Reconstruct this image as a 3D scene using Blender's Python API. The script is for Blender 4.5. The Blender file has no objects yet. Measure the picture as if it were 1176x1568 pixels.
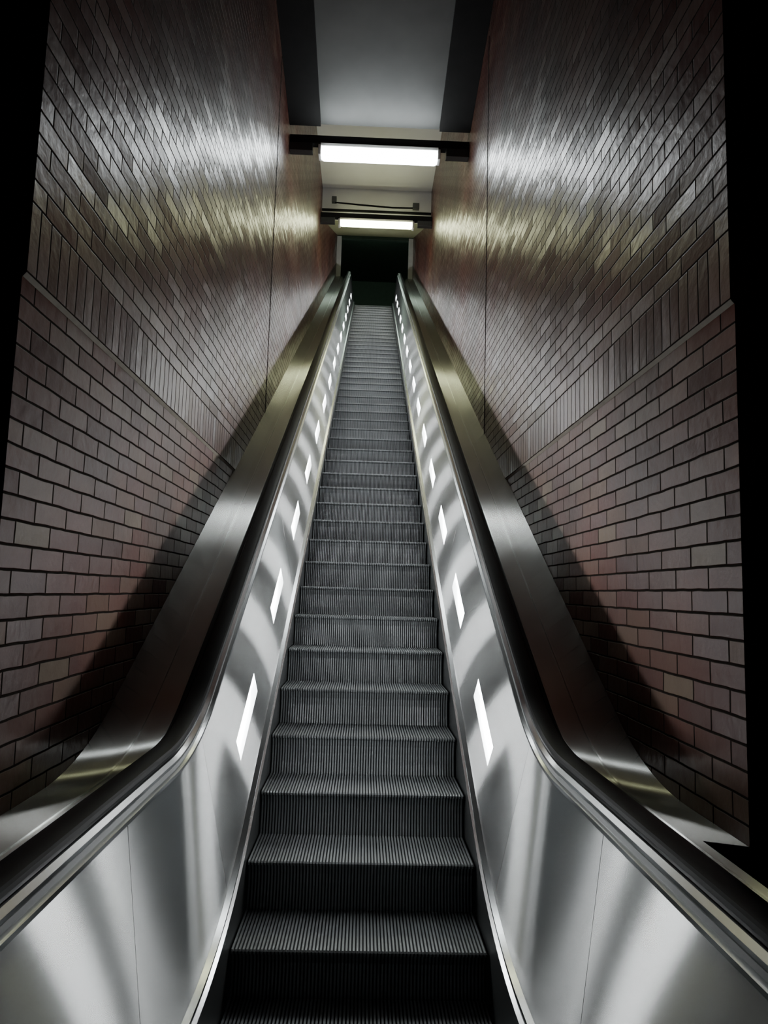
import bpy, math, random
from mathutils import Matrix, Vector
random.seed(3)
sc=bpy.context.scene
S30,C30=math.sin(math.pi/6),math.cos(math.pi/6)
# ------------------------------------------------------------------ helpers
def empty(name,loc=(0,0,0)):
    o=bpy.data.objects.new(name,None); o.location=loc; sc.collection.objects.link(o); return o
def mesh(name,V,F,mat,parent=None,smooth=False,uv=None,mats=None,midx=None):
    m=bpy.data.meshes.new(name); m.from_pydata(V,[],F); 
    if uv is not None:
        ul=m.uv_layers.new(name='UVMap')
        for p in m.polygons:
            for li in p.loop_indices:
                ul.data[li].uv=uv[m.loops[li].vertex_index]
    m.materials.append(mat)
    if mats:
        for x in mats: m.materials.append(x)
    if midx:
        for p,i in zip(m.polygons,midx): p.material_index=i
    if smooth:
        for p in m.polygons: p.use_smooth=True
    m.update()
    o=bpy.data.objects.new(name,m); sc.collection.objects.link(o)
    if parent: o.parent=parent
    return o
def boxes(name,bl,mat,parent=None,bevel=0):
    V=[];F=[]
    for (x0,x1,y0,y1,z0,z1) in bl:
        b=len(V)
        V+=[(x0,y0,z0),(x1,y0,z0),(x1,y1,z0),(x0,y1,z0),(x0,y0,z1),(x1,y0,z1),(x1,y1,z1),(x0,y1,z1)]
        F+=[tuple(b+i for i in f) for f in [(0,3,2,1),(4,5,6,7),(0,1,5,4),(1,2,6,5),(2,3,7,6),(3,0,4,7)]]
    o=mesh(name,V,F,mat,parent)
    if bevel:
        md=o.modifiers.new('bev','BEVEL'); md.width=bevel; md.segments=2
    return o
def fixn(o):
    import bmesh
    bm=bmesh.new(); bm.from_mesh(o.data); bmesh.ops.recalc_face_normals(bm,faces=bm.faces); bm.to_mesh(o.data); bm.free()
def prism(name,poly,x0,x1,mat,parent=None):
    n=len(poly); V=[(x0,y,z) for y,z in poly]+[(x1,y,z) for y,z in poly]
    F=[tuple(range(n)),tuple(range(2*n-1,n-1,-1))]+[(i,i+n,(i+1)%n+n,(i+1)%n) for i in range(n)]
    o=mesh(name,V,F,mat,parent); fixn(o)
    return o
def prismY(name,poly,y0,y1,mat,parent=None):
    n=len(poly); V=[(x,y0,z) for x,z in poly]+[(x,y1,z) for x,z in poly]
    F=[tuple(range(n)),tuple(range(2*n-1,n-1,-1))]+[(i,i+n,(i+1)%n+n,(i+1)%n) for i in range(n)]
    o=mesh(name,V,F,mat,parent); fixn(o)
    return o
def tube(name,pts,r,mat,parent=None,n=10):
    c=bpy.data.curves.new(name,'CURVE'); c.dimensions='3D'; c.bevel_depth=r; c.bevel_resolution=3; c.use_fill_caps=True
    s=c.splines.new('POLY'); s.points.add(len(pts)-1)
    for p,q in zip(s.points,pts): p.co=(*q,1)
    c.materials.append(mat)
    o=bpy.data.objects.new(name,c); sc.collection.objects.link(o)
    if parent: o.parent=parent
    return o
# ------------------------------------------------------------------ materials
def newmat(name):
    m=bpy.data.materials.new(name); m.use_nodes=True; nt=m.node_tree; b=nt.nodes['Principled BSDF']; return m,nt,b
def N(nt,t,**k):
    n=nt.nodes.new(t)
    for a,v in k.items(): setattr(n,a,v)
    return n
def math_(nt,op,a,b=None):
    n=N(nt,'ShaderNodeMath',operation=op)
    for i,v in enumerate((a,b)):
        if v is None: continue
        if isinstance(v,(int,float)): n.inputs[i].default_value=v
        else: nt.links.new(v,n.inputs[i])
    return n.outputs[0]
def steel(name,col,rough,metal=1.0,nscale=1.5,var=.012):
    m,nt,b=newmat(name)
    b.inputs['Metallic'].default_value=metal
    tc=N(nt,'ShaderNodeTexCoord')
    no=N(nt,'ShaderNodeTexNoise'); no.inputs['Scale'].default_value=nscale; no.inputs['Detail'].default_value=2
    nt.links.new(tc.outputs['Object'],no.inputs['Vector'])
    mr=N(nt,'ShaderNodeMapRange'); nt.links.new(no.outputs['Fac'],mr.inputs['Value'])
    mr.inputs['To Min'].default_value=rough-var; mr.inputs['To Max'].default_value=rough+var
    nt.links.new(mr.outputs[0],b.inputs['Roughness'])
    cr=N(nt,'ShaderNodeMix',data_type='RGBA'); nt.links.new(no.outputs['Fac'],cr.inputs[0])
    cr.inputs[6].default_value=(*[c*.95 for c in col],1); cr.inputs[7].default_value=(*[min(1,c*1.04) for c in col],1)
    nt.links.new(cr.outputs[2],b.inputs['Base Color'])
    return m
def brushed(name,col,rough,aniso,diff=.07):
    """long-grain brushed stainless: anisotropic glossy (grain along U of the sweep) plus a little diffuse"""
    m,nt,b=newmat(name); L=nt.links.new
    nt.nodes.remove(b); out=nt.nodes['Material Output']
    tc=N(nt,'ShaderNodeTexCoord')
    no=N(nt,'ShaderNodeTexNoise'); no.inputs['Scale'].default_value=1.4; no.inputs['Detail'].default_value=3; L(tc.outputs['Object'],no.inputs['Vector'])
    cr=N(nt,'ShaderNodeMix',data_type='RGBA'); L(no.outputs['Fac'],cr.inputs[0])
    cr.inputs[6].default_value=(*[c*.92 for c in col],1); cr.inputs[7].default_value=(*[min(1,c*1.06) for c in col],1)
    gl=N(nt,'ShaderNodeBsdfAnisotropic'); gl.distribution='GGX'
    L(cr.outputs[2],gl.inputs['Color']); gl.inputs['Roughness'].default_value=rough; gl.inputs['Anisotropy'].default_value=aniso
    tg=N(nt,'ShaderNodeTangent',direction_type='UV_MAP',uv_map='UVMap'); L(tg.outputs[0],gl.inputs['Tangent'])
    df=N(nt,'ShaderNodeBsdfDiffuse'); L(cr.outputs[2],df.inputs['Color'])
    mx=N(nt,'ShaderNodeMixShader'); mx.inputs[0].default_value=diff; L(gl.outputs[0],mx.inputs[1]); L(df.outputs[0],mx.inputs[2])
    L(mx.outputs[0],out.inputs['Surface'])
    return m
def plain(name,col,rough=.6,metal=0,nscale=8,amt=.25,bump=0,spec=.5):
    m,nt,b=newmat(name)
    tc=N(nt,'ShaderNodeTexCoord'); no=N(nt,'ShaderNodeTexNoise'); no.inputs['Scale'].default_value=nscale; no.inputs['Detail'].default_value=6
    nt.links.new(tc.outputs['Object'],no.inputs['Vector'])
    cr=N(nt,'ShaderNodeMix',data_type='RGBA'); nt.links.new(no.outputs['Fac'],cr.inputs[0])
    cr.inputs[6].default_value=(*[c*(1-amt) for c in col],1); cr.inputs[7].default_value=(*[min(1,c*(1+amt)) for c in col],1)
    nt.links.new(cr.outputs[2],b.inputs['Base Color'])
    b.inputs['Roughness'].default_value=rough; b.inputs['Metallic'].default_value=metal; b.inputs['Specular IOR Level'].default_value=spec
    return m
def emis(name,col,st):
    m,nt,b=newmat(name)
    b.inputs['Base Color'].default_value=(.8,.8,.8,1)
    b.inputs['Emission Color'].default_value=(*col,1); b.inputs['Emission Strength'].default_value=st
    return m
ZS=2.55; RH=.072; BW=.235
def brick(name,axis='Y',dim=1.0):
    m,nt,b=newmat(name); L=nt.links.new
    tc=N(nt,'ShaderNodeTexCoord'); sp=N(nt,'ShaderNodeSeparateXYZ'); L(tc.outputs['Object'],sp.inputs[0])
    cb=N(nt,'ShaderNodeCombineXYZ'); L(sp.outputs[axis],cb.inputs[0]); L(sp.outputs['Z'],cb.inputs[1])
    cb2=N(nt,'ShaderNodeVectorMath',operation='SUBTRACT'); L(cb.outputs[0],cb2.inputs[0]); cb2.inputs[1].default_value=(0,ZS-RH*3*14,0)
    nz=N(nt,'ShaderNodeTexNoise'); nz.inputs['Scale'].default_value=7; L(tc.outputs['Object'],nz.inputs['Vector'])
    vm=N(nt,'ShaderNodeVectorMath',operation='SUBTRACT'); L(nz.outputs['Color'],vm.inputs[0]); vm.inputs[1].default_value=(.5,.5,.5)
    vs=N(nt,'ShaderNodeVectorMath',operation='SCALE'); L(vm.outputs[0],vs.inputs[0]); vs.inputs['Scale'].default_value=.008
    va=N(nt,'ShaderNodeVectorMath',operation='ADD'); L(cb2.outputs[0],va.inputs[0]); L(vs.outputs[0],va.inputs[1])
    def bt(w,h,off):
        t=N(nt,'ShaderNodeTexBrick'); t.offset=off; t.inputs['Scale'].default_value=1
        t.inputs['Brick Width'].default_value=w; t.inputs['Row Height'].default_value=h
        t.inputs['Mortar Size'].default_value=.005; t.inputs['Mortar Smooth'].default_value=.6; t.inputs['Bias'].default_value=0
        t.inputs['Color1'].default_value=(0,0,0,1); t.inputs['Color2'].default_value=(1,1,1,1); t.inputs['Mortar'].default_value=(.5,.5,.5,1)
        L(va.outputs[0],t.inputs['Vector']); return t
    A=bt(BW,RH,.5); B=bt(RH,RH*3,0.0)
    g=math_(nt,'GREATER_THAN',sp.outputs['Z'],ZS-.001); l=math_(nt,'LESS_THAN',sp.outputs['Z'],ZS+RH*3); msk=math_(nt,'MULTIPLY',g,l)
    mc=N(nt,'ShaderNodeMix',data_type='RGBA'); L(msk,mc.inputs[0]); L(A.outputs['Color'],mc.inputs[6]); L(B.outputs['Color'],mc.inputs[7])
    mf=N(nt,'ShaderNodeMix',data_type='FLOAT'); L(msk,mf.inputs[0]); L(A.outputs['Fac'],mf.inputs[2]); L(B.outputs['Fac'],mf.inputs[3])
    def ramp(cols):
        rp=N(nt,'ShaderNodeValToRGB'); e=rp.color_ramp.elements
        e[0].position=0; e[0].color=(*[v*dim for v in cols[0]],1); e[1].position=1; e[1].color=(*[v*dim for v in cols[-1]],1)
        for p,c in zip((.3,.6,.85),cols[1:-1]):
            q=e.new(p); q.color=(*[v*dim for v in c],1)
        L(mc.outputs[2],rp.inputs[0]); return rp
    lo=ramp([(.105,.030,.022),(.15,.047,.033),(.175,.063,.043),(.195,.10,.066),(.26,.19,.13)])
    hi=ramp([(.078,.019,.014),(.100,.026,.018),(.115,.034,.024),(.13,.048,.034),(.155,.08,.055)])
    lh=N(nt,'ShaderNodeMix',data_type='RGBA'); L(g,lh.inputs[0]); L(lo.outputs[0],lh.inputs[6]); L(hi.outputs[0],lh.inputs[7])
    n5=N(nt,'ShaderNodeTexNoise'); n5.inputs['Scale'].default_value=.9; n5.inputs['Detail'].default_value=5; L(tc.outputs['Object'],n5.inputs['Vector'])
    m5=N(nt,'ShaderNodeMapRange'); L(n5.outputs['Fac'],m5.inputs['Value']); m5.inputs['From Min'].default_value=.46; m5.inputs['From Max'].default_value=.70; m5.inputs['To Max'].default_value=.6
    w5=N(nt,'ShaderNodeMix',data_type='RGBA'); L(m5.outputs[0],w5.inputs[0]); L(lh.outputs[2],w5.inputs[6]); w5.inputs[7].default_value=(.15*dim,.108*dim,.072*dim,1)
    n2=N(nt,'ShaderNodeTexNoise'); n2.inputs['Scale'].default_value=1.3; n2.inputs['Detail'].default_value=8; L(tc.outputs['Object'],n2.inputs['Vector'])
    mr=N(nt,'ShaderNodeMapRange'); L(n2.outputs['Fac'],mr.inputs['Value']); mr.inputs['From Min'].default_value=.3; mr.inputs['From Max'].default_value=.7; mr.inputs['To Min'].default_value=.5; mr.inputs['To Max'].default_value=1.3
    vg=N(nt,'ShaderNodeVectorMath',operation='SCALE'); L(w5.outputs[2],vg.inputs[0]); L(mr.outputs[0],vg.inputs['Scale'])
    mpow=math_(nt,'POWER',mf.outputs[0],1.3)
    mm=N(nt,'ShaderNodeMix',data_type='RGBA'); L(mpow,mm.inputs[0]); L(vg.outputs[0],mm.inputs[6]); mm.inputs[7].default_value=(.024*dim,.018*dim,.014*dim,1)
    L(mm.outputs[2],b.inputs['Base Color'])
    n3=N(nt,'ShaderNodeTexNoise'); n3.inputs['Scale'].default_value=22; n3.inputs['Detail'].default_value=3; L(tc.outputs['Object'],n3.inputs['Vector'])
    h=math_(nt,'SUBTRACT',1.0,mf.outputs[0]); h2=math_(nt,'MULTIPLY',mc.outputs[2],.25); h3=math_(nt,'MULTIPLY',n3.outputs['Fac'],.36)
    hh=math_(nt,'ADD',math_(nt,'ADD',h,h2),h3)
    ge=N(nt,'ShaderNodeNewGeometry')
    c1=math_(nt,'SUBTRACT',mc.outputs[2],.5); c2=math_(nt,'SUBTRACT',math_(nt,'FRACT',math_(nt,'MULTIPLY',mc.outputs[2],7.31)),.5)
    t1=math_(nt,'MULTIPLY',c1,.08); t2=math_(nt,'MULTIPLY',c2,.10)
    tv=N(nt,'ShaderNodeCombineXYZ'); L(t1,tv.inputs['Y' if axis=='Y' else 'X']); L(t2,tv.inputs['Z'])
    ad=N(nt,'ShaderNodeVectorMath',operation='ADD'); L(ge.outputs['Normal'],ad.inputs[0]); L(tv.outputs[0],ad.inputs[1])
    nm=N(nt,'ShaderNodeVectorMath',operation='NORMALIZE'); L(ad.outputs[0],nm.inputs[0])
    bp=N(nt,'ShaderNodeBump'); bp.inputs['Distance'].default_value=.0065; bp.inputs['Strength'].default_value=1; L(hh,bp.inputs['Height']); L(nm.outputs[0],bp.inputs['Normal']); L(bp.outputs[0],b.inputs['Normal'])
    rmin=math_(nt,'SUBTRACT',.42,math_(nt,'MULTIPLY',g,.10))
    ro=N(nt,'ShaderNodeMapRange'); L(mf.outputs[0],ro.inputs['Value']); L(rmin,ro.inputs['To Min']); ro.inputs['To Max'].default_value=.85
    L(ro.outputs[0],b.inputs['Roughness'])
    smin=math_(nt,'ADD',.27,math_(nt,'MULTIPLY',g,.25))
    sp_=N(nt,'ShaderNodeMapRange'); L(mf.outputs[0],sp_.inputs['Value']); L(smin,sp_.inputs['To Min']); sp_.inputs['To Max'].default_value=.05
    L(sp_.outputs[0],b.inputs['Specular IOR Level'])
    return m
M_brick=brick('glazed_brick'); M_brickX=brick('hall_brick','X',.9)
M_panel=brushed('brushed_panel',(.64,.655,.65),.25,.86,.055)
M_deck=brushed('brushed_deck',(.68,.69,.66),.25,.85,.025)
M_bright=steel('polished_trim',(.72,.73,.73),.2)
M_skirt=steel('skirt_steel',(.12,.125,.125),.4,.8)
M_step=steel('step_aluminium',(.36,.38,.39),.40,.65,nscale=6)
M_stepgroove=plain('groove_dark',(.035,.037,.04),.7)
M_rubber=plain('handrail_rubber',(.005,.005,.006),.45,spec=.15)
M_dark=plain('dark_paint',(.018,.018,.018),.75,spec=.2)
M_black=plain('black_gap',(.006,.006,.006),.9)
M_ceil=plain('ceiling_panel',(.16,.165,.16),.5,nscale=3,amt=.25)
M_ceil2=plain('bulkhead_paint',(.80,.80,.77),.55,nscale=3,amt=.08)
M_white=plain('white_paint',(.80,.81,.78),.5,amt=.1)
M_litedge=plain('lit_underside_pale',(.30,.27,.22),.7,nscale=20)  # pale tone imitates light caught under the brick overhang
M_corr=plain('corrugated_yellow',(.35,.36,.20),.5)
M_floor=plain('landing_floor',(.10,.10,.10),.5,nscale=20)
M_green=plain('dark_green_paint',(.05,.085,.06),.7)
M_lamp1=emis('fluorescent_cool',(.92,.98,1.0),25)
M_lamp2=emis('fluorescent_warm',(.97,1.0,.60),22)
M_hallfill=emis('hidden_hall_fill',(.8,1.0,.85),16.0)  # glow of the added fill above the upper hall
M_lampB=emis('balustrade_lamp',(.97,.99,1.0),42)
# ------------------------------------------------------------------ path
K1=2.94; K2=18.9; R=2.0; T=R*math.tan(math.radians(15))
zN=lambda Y:-1.456+.57735*Y
def build_path(y0=.5,y1=20.3):
    z0=zN(K1); a1=K1-T; 
    L0=a1-y0; L1=R*math.pi/6; A2y=K1+T*C30; B2y=K2-T*C30; L2=(B2y-A2y)/C30; L3=R*math.pi/6; L4=y1-(K2+T)
    zt=zN(K2)
    tot=L0+L1+L2+L3+L4
    def f(s):
        if s<=L0: return (y0+s,z0,0,1)
        s-=L0
        if s<=L1:
            a=s/R; return (a1+R*math.sin(a),z0+R-R*math.cos(a),-math.sin(a),math.cos(a))
        s-=L1
        if s<=L2:
            return (A2y+s*C30,zN(A2y+s*C30),-S30,C30)
        s-=L2
        if s<=L3:
            a=math.pi/6-s/R; cy=K2+T; cz=zt-R
            return (cy-R*math.sin(a),cz+R*math.cos(a),-math.sin(a),math.cos(a))
        s-=L3
        return (K2+T+s,zt,0,1)
    return f,L0,L1,L2,L3,L4,tot,A2y
f,L0,L1,L2,L3,L4,TOT,A2y=build_path()
def samples(s0,s1,extra=()):
    S=set([s0,s1])
    for b in (L0,L0+L1,L0+L1+L2,L0+L1+L2+L3): 
        if s0<b<s1: S.add(b)
    for k in range(1,24):
        for b in (L0+L1*k/24,L0+L1+L2+L3*k/24):
            if s0<b<s1: S.add(b)
    for k in range(1,8):
        b=L0*k/8
        if s0<b<s1: S.add(b)
    for k in range(1,20):
        b=L0+L1+L2*k/20
        if s0<b<s1: S.add(b)
    for e in extra:
        if s0<e<s1: S.add(e)
    return sorted(S)
sY=lambda Y: Y-.5 if Y<K1-T else L0+L1+(Y-A2y)/C30
def pt(s,x,e):
    y,z,ny,nz=f(s); return (x,y+e*ny,z+e*nz)
def sweep(name,prof,side,mat,parent,s0=0,s1=TOT,smooth=True,closed=False,skip=None,extra=()):
    S=samples(s0,s1,extra); V=[];U=[];F=[]; n=len(prof)
    vv=[0]
    for a,b in zip(prof,prof[1:]): vv.append(vv[-1]+math.dist(a,b))
    for s in S:
        for (x,e),v in zip(prof,vv): V.append(pt(s,side*x,e)); U.append((s,v))
    m=n if closed else n-1
    for i in range(len(S)-1):
        sm=(S[i]+S[i+1])/2
        for j in range(m):
            if skip and skip(sm,j): continue
            a=i*n+j; b=i*n+(j+1)%n; q=(a,b,b+n,a+n)
            F.append(q if side>0 else q[::-1])
    if closed:
        F.append(tuple(range(n))); F.append(tuple(range(len(V)-n,len(V))))
    o=mesh(name,V,F,mat,parent,uv=U)
    if smooth:
        for p in o.data.polygons: p.use_smooth=True
        if hasattr(o.data,'set_sharp_from_angle'): o.data.set_sharp_from_angle(angle=math.radians(20))
    return o
esc=empty('escalator')
E0,E1=.34,.45
px=lambda e:.53+.09*(e-.12)/.68
PT=.80
lampS=[sY(3.75)+1.137*k for k in range(16)]
lampS=[s for s in lampS if s+.3<L0+L1+L2+.1]
LH=.25
gaps=[sY(1.95),L0+L1*.62]+[(lampS[i]+lampS[i+1])/2 for i in range(1,len(lampS)-1,2)]
ex=[]
for s in lampS: ex+=[s-LH,s+LH]
for g in gaps: ex+=[g-.0015,g+.0015]
def skip(sm,j):
    if any(abs(sm-g)<.0016 for g in gaps): return True
    return j==1 and any(abs(sm-s)<LH for s in lampS)
XW=1.05; XU=1.037
for side,sn in ((-1,'left'),(1,'right')):
    sweep('inner_panel_'+sn,[(px(.12),.12),(px(E0),E0),(px(E1),E1),(px(PT),PT)],side,M_panel,esc,skip=skip,extra=ex)
    sweep('panel_backing_'+sn,[(.61,.0),(.66,.80)],side,M_black,esc,s1=TOT)
    V=[];F=[];MI=[]
    D=.035
    for s in lampS:
        b=len(V)
        for ss in (s-LH,s+LH):
            for e in (E0,E1):
                V.append(pt(ss,side*px(e),e)); V.append(pt(ss,side*(px(e)+D),e))
        for q,mi in (((1,3,7,5),0),((0,1,5,4),1),((2,6,7,3),1),((0,2,3,1),1),((4,5,7,6),1)):
            F.append(tuple(b+i for i in q)); MI.append(mi)
    mesh('balustrade_lamps_'+sn,V,F,M_lampB,esc,mats=[M_bright],midx=MI)
    sweep('skirt_'+sn,[(.508,-.62),(.508,.055),(.511,.06)],side,M_skirt,esc)
    sweep('skirt_trim_'+sn,[(.508,.055),(.503,.062),(.503,.07),(.516,.078),(.516,.10),(.508,.105),(.508,.118),(.53,.122)],side,M_bright,esc)
    sweep('rail_moulding_'+sn,[(.622,.797),(.612,.80),(.612,.811),(.625,.815)],side,M_bright,esc)
    sweep('rail_groove_'+sn,[(.625,.815),(.631,.824),(.627,.833)],side,M_skirt,esc)
    sweep('rail_bead_'+sn,[(.627,.833),(.621,.836),(.621,.845),(.634,.854),(.65,.858)],side,M_bright,esc)
    prof=[]
    for k in range(16):
        a=2*math.pi*k/16; c,s_=math.cos(a),math.sin(a)
        prof.append((.668+.037*math.copysign(abs(c)**.6,c),.872+.018*math.copysign(abs(s_)**.7,s_)))
    sweep('handrail_'+sn,prof,side,M_rubber,esc,closed=True)
    for nm,s_end,dr in (('lower',0,-1),('upper',TOT,1)):
        V=[];F=[];n=len(prof); y,z,_,_=f(s_end); rc=.33
        segs=18
        for i in range(segs+1):
            a=math.pi*i/segs
            for (x,e) in prof:
                r=rc+(e-.872); V.append((side*x,y+dr*r*math.sin(a),z+.872-rc+r*math.cos(a)))
        for i in range(segs):
            for j in range(n):
                F.append((i*n+j,i*n+(j+1)%n,(i+1)*n+(j+1)%n,(i+1)*n+j))
        mesh('newel_handrail_%s_%s'%(nm,sn),V,F,M_rubber,esc,smooth=True)
        V=[];F=[]; rr=rc-.025
        for x in (.615,.71):
            for i in range(segs+1):
                a=math.pi*i/segs; V.append((side*x,y+dr*rr*math.sin(a),z+.872-rc+rr*math.cos(a)))
        m_=segs+1; F=[tuple(range(m_)),tuple(range(2*m_-1,m_-1,-1))]+[(i,i+1,i+1+m_,i+m_) for i in range(segs)]
        mesh('newel_cheek_%s_%s'%(nm,sn),V,F,M_skirt,esc)
    sweep('handrail_shadow_channel_'+sn,[(.69,.858),(.708,.848),(.714,.80),(.72,.793),(.757,.784)],side,M_rubber,esc)  # black colour stands in for the shadow gap between handrail and deck
    sweep('deck_inner_'+sn,[(.757,.782),(.759,.788),(.766,.788),(.77,.781),(.868,.765),(.870,.769),(.876,.769),(.878,.764),(.92,.757)],side,M_deck,esc)
    ye=2.03 if side>0 else 1.6
    sweep('deck_outer_'+sn,[(.92,.757),(1.048,.744)],side,M_deck,esc,s0=sY(ye))
    sweep('outer_cladding_'+sn,[(.92,.757),(.92,-.24)],side,M_skirt,esc,s1=sY(2.05)+.02)
    z0=zN(K1)
    xs=sorted((side*.92,side*1.048))
    boxes('deck_end_'+sn,[(xs[0],xs[1],ye+.002,ye+.02,.0,z0+.742)],M_skirt,esc)
# ------------------------------------------------------------------ steps
NR=70; W=1.0; pitch=W/NR
def step_mesh(Y,z,d=.352,rise=.21):
    prof=[(Y+d+.012,z,0,-1),(Y+.006,z,0,-1),(Y,z-.006,.7,-.7),(Y+.002,z-.016,1,0),(Y+.022,z-.024,1,0),(Y+.034,z-.06,1,0),(Y+.036,z-.10,1,0),(Y+.030,z-.15,1,0),(Y+.014,z-rise-.004,1,0)]
    xs=[]
    for i in range(NR):
        x0=-W/2+i*pitch
        xs+=[(x0,1),(x0+pitch*.06,0),(x0+pitch*.56,0),(x0+pitch*.62,1)]
    xs.append((W/2,1))
    V=[];F=[];MI=[]; n=len(xs); dep=.008
    for (y,zz,oy,oz) in prof:
        for x,g in xs: V.append((x,y+oy*dep*g,zz+oz*dep*g))
    for i in range(len(prof)-1):
        for j in range(n-1):
            a=i*n+j; F.append((a,a+1,a+1+n,a+n)); MI.append(1 if xs[j][1]==1 and xs[j+1][1]==1 else 0)
    return V,F,MI
V=[];F=[];MI=[]
Yk=3.322-.352*6
while Yk<19.2:
    z=zN(Yk)
    if Yk<2.9: z=0 if Yk<2.1 else (.012 if Yk<2.4 else .078)
    z=min(z,zN(18.82)); 
    a,b,c=step_mesh(Yk,z); o=len(V); V+=a; F+=[tuple(i+o for i in q) for q in b]; MI+=c
    Yk+=.352
mesh('escalator_steps',V,F,M_step,esc,mats=[M_stepgroove],midx=MI)
boxes('comb_plate_lower',[(-.50,.50,-.9,1.22,-.02,.012)],M_bright,esc,.004)
ztop=zN(18.82)
boxes('comb_plate_upper',[(-.50,.50,19.3,20.6,ztop-.03,ztop+.008)],M_bright,esc,.004)
# ------------------------------------------------------------------ room
YC=2.03
boxes('floor',[(-4,4,-5,1.1,-.2,0)],M_floor)
for s,n in ((-1,'left'),(1,'right')):
    prismY('wall_'+n,[(s*XW,-.6),(s*XW,ZS),(s*XU,ZS),(s*XU,12.6),(s*1.4,12.6),(s*1.4,-.6)],YC,18.7,M_brick)
    prismY('lit_underside_strip_'+n,[(s*(XW-.001),ZS-.014),(s*(XU+.001),ZS-.001),(s*(XW-.001),ZS-.001)],YC+.001,7.2,M_litedge)  # thin pale strip, lit underside of the overhang put into its colour
boxes('wall_front_left',[(-4.2,-1.402,YC,2.4,-.2,9)],M_brickX)
boxes('wall_front_right',[(1.402,4.2,YC,2.4,-.2,9)],M_brickX)
boxes('trim_joint_right',[(XU-.004,XU-.0005,6.45,6.465,2.9,7.1)],M_black)
boxes('trim_joint_left',[(-XU+.0005,-XU+.004,6.85,6.865,3.1,7.1)],M_black)
XI=XU-.002
cz=lambda Y:6.97+(7.72-Y)*.235
prism('ceiling',[(-4,cz(2.05)),(2.05,cz(2.05)),(7.72,cz(7.72)),(7.72,9.5),(-4,9.5)],-.68,.68,M_ceil)
for s,n in ((-1,'left'),(1,'right')):
    x0,x1=sorted((s*.681,s*XI))
    prism('ceiling_soffit_'+n,[(2.052,cz(2.05)-.04),(7.70,cz(7.72)-.04),(7.70,9.5),(2.052,9.5)],x0,x1,M_dark)
prism('ceiling_hall_left',[(-4,cz(2.05)),(2.02,cz(2.05)),(2.02,9),(-4,9)],-4.2,-.70,M_dark)
prism('ceiling_hall_right',[(-4,cz(2.05)),(2.02,cz(2.05)),(2.02,9),(-4,9)],.70,4.2,M_dark)
boxes('ceiling_mid',[(-XI,XI,7.73,12.88,9.25,9.45)],M_ceil2)
boxes('wall_bulkhead',[(-XI,XI,12.9,13.02,8.68,9.5)],M_ceil2)
poly=[];n=72
for i in range(n+1):
    y=13.03+(18.62-13.03)*i/n; z=8.70+(11.28-8.70)*i/n+(.03 if i%2 else -.0)
    poly.append((y,z))
prism('ceiling_upper',poly+[(18.62,11.9),(13.03,9.4)],-XI,XI,M_corr)
fr=empty('door_frame')
boxes('post_l',[(-XI,-XI+.12,18.60,18.69,9.9,11.25)],M_white,fr,.005)
boxes('post_r',[(XI-.12,XI,18.60,18.69,9.9,11.25)],M_white,fr,.005)
boxes('head',[(-XI,XI,18.64,18.74,11.20,11.5)],M_green,fr,.005)
zf=ztop
boxes('floor_upper',[(-4,-1.06,18.75,24,zf-.2,zf),(1.06,4,18.75,24,zf-.2,zf),(-1.059,1.059,20.7,24,zf-.2,zf)],M_floor)
boxes('wall_upper_back',[(-4,4,24,24.2,zf,13)],M_green)
boxes('wall_upper_left',[(-4.2,-4,18.75,24,zf,13)],M_green)
boxes('wall_upper_right',[(4,4.2,18.75,24,zf,13)],M_green)
boxes('ceiling_upper_hall',[(-4,4,18.9,24,12.4,12.6)],M_green)
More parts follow.
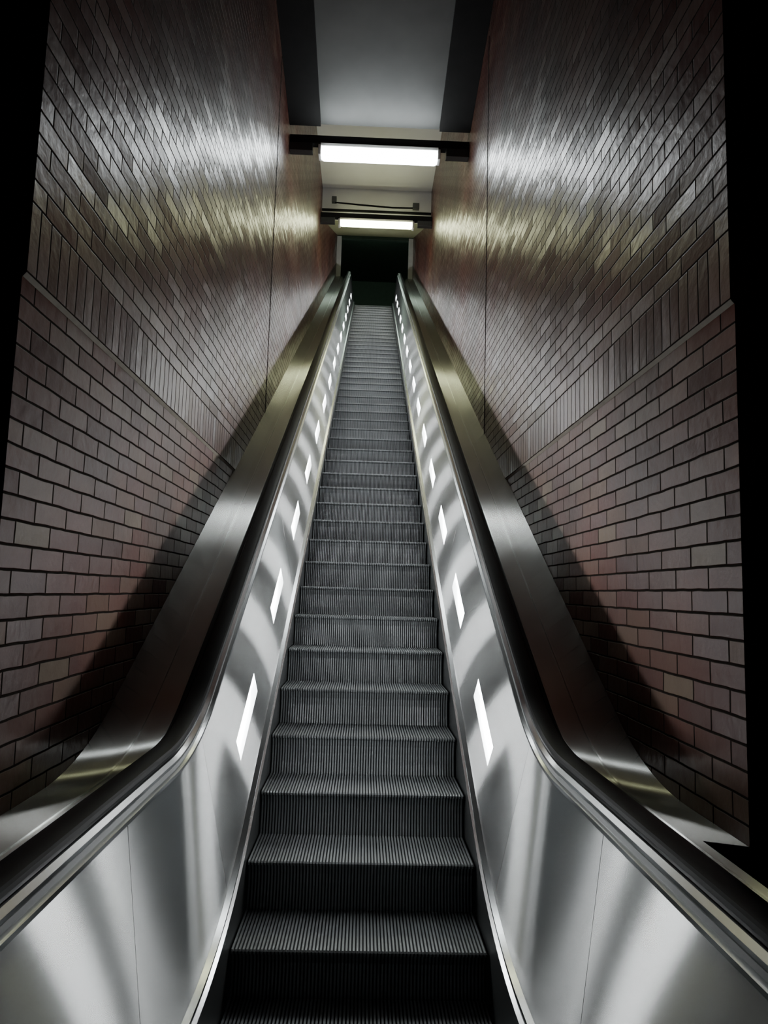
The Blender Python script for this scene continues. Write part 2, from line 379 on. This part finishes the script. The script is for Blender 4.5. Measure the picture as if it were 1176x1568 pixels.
def fixture(yc,zc,L,mat,dz,beams=True):
    e=empty('fluorescent_lamp',(0,yc,zc))
    def lb(n,bl,m,bv=0): return boxes(n,bl,m,e,bv)
    lb('diffuser',[(-L/2,L/2,-.075,.075,-dz,.035)],mat,.03)
    lb('housing',[(-L/2-.01,L/2+.01,-.06,.06,.036,.075)],M_white,.004)
    lb('end_cap_l',[(-L/2-.035,-L/2-.001,-.07,.07,-.07,.05)],M_white,.006)
    lb('end_cap_r',[(L/2+.001,L/2+.035,-.07,.07,-.07,.05)],M_white,.006)
    if beams:
        lb('cross_beam',[(-XI,XI,-.05,.05,.08,.17)],M_dark,.004)
        lb('bracket_l',[(-XI,-L/2-.10,-.05,.05,-.02,.078)],M_skirt,.004)
        lb('bracket_r',[(L/2+.10,XI,-.05,.05,-.02,.078)],M_skirt,.004)
    return e
fixture(7.82,6.70,1.34,M_lamp1,.085)
fixture(12.72,8.47,1.34,M_lamp2,.05)
fixture(20.2,12.32,1.34,M_hallfill,.06,False)  # added fill, hidden above the header, to lift the dark upper hall
cp=empty('conduit_pipes')
tube('pipe_a',[(-XI+.01,12.8,8.76),(XI-.01,12.8,8.76)],.025,M_dark,cp)
tube('pipe_b',[(-.80,12.83,9.0),(-.78,12.83,8.93),(-.3,12.83,8.9),(.3,12.83,8.87),(.72,12.83,8.88)],.016,M_dark,cp)
boxes('junction_box_l',[(-.85,-.76,12.80,12.88,8.93,9.04)],M_skirt,cp,.005)
boxes('junction_box_r',[(.68,.80,12.80,12.88,8.86,8.97)],M_skirt,cp,.005)
# ------------------------------------------------------------------ world, camera
w=bpy.data.worlds.new('World'); sc.world=w; w.use_nodes=True
w.node_tree.nodes['Background'].inputs[0].default_value=(.5,.55,.6,1); w.node_tree.nodes['Background'].inputs[1].default_value=.006
cam=bpy.data.cameras.new('Camera'); co=bpy.data.objects.new('Camera',cam); sc.collection.objects.link(co); sc.camera=co
cam.sensor_fit='VERTICAL'; cam.sensor_height=36; cam.lens=36*1100/1568
Rm=Matrix.Rotation(-.0255,4,'Z')@Matrix.Rotation(math.radians(90+6.4),4,'X')@Matrix.Rotation(.028,4,'Z')
co.matrix_world=Matrix.Translation((-.03,0,1.65))@Rm
cam.clip_start=.02
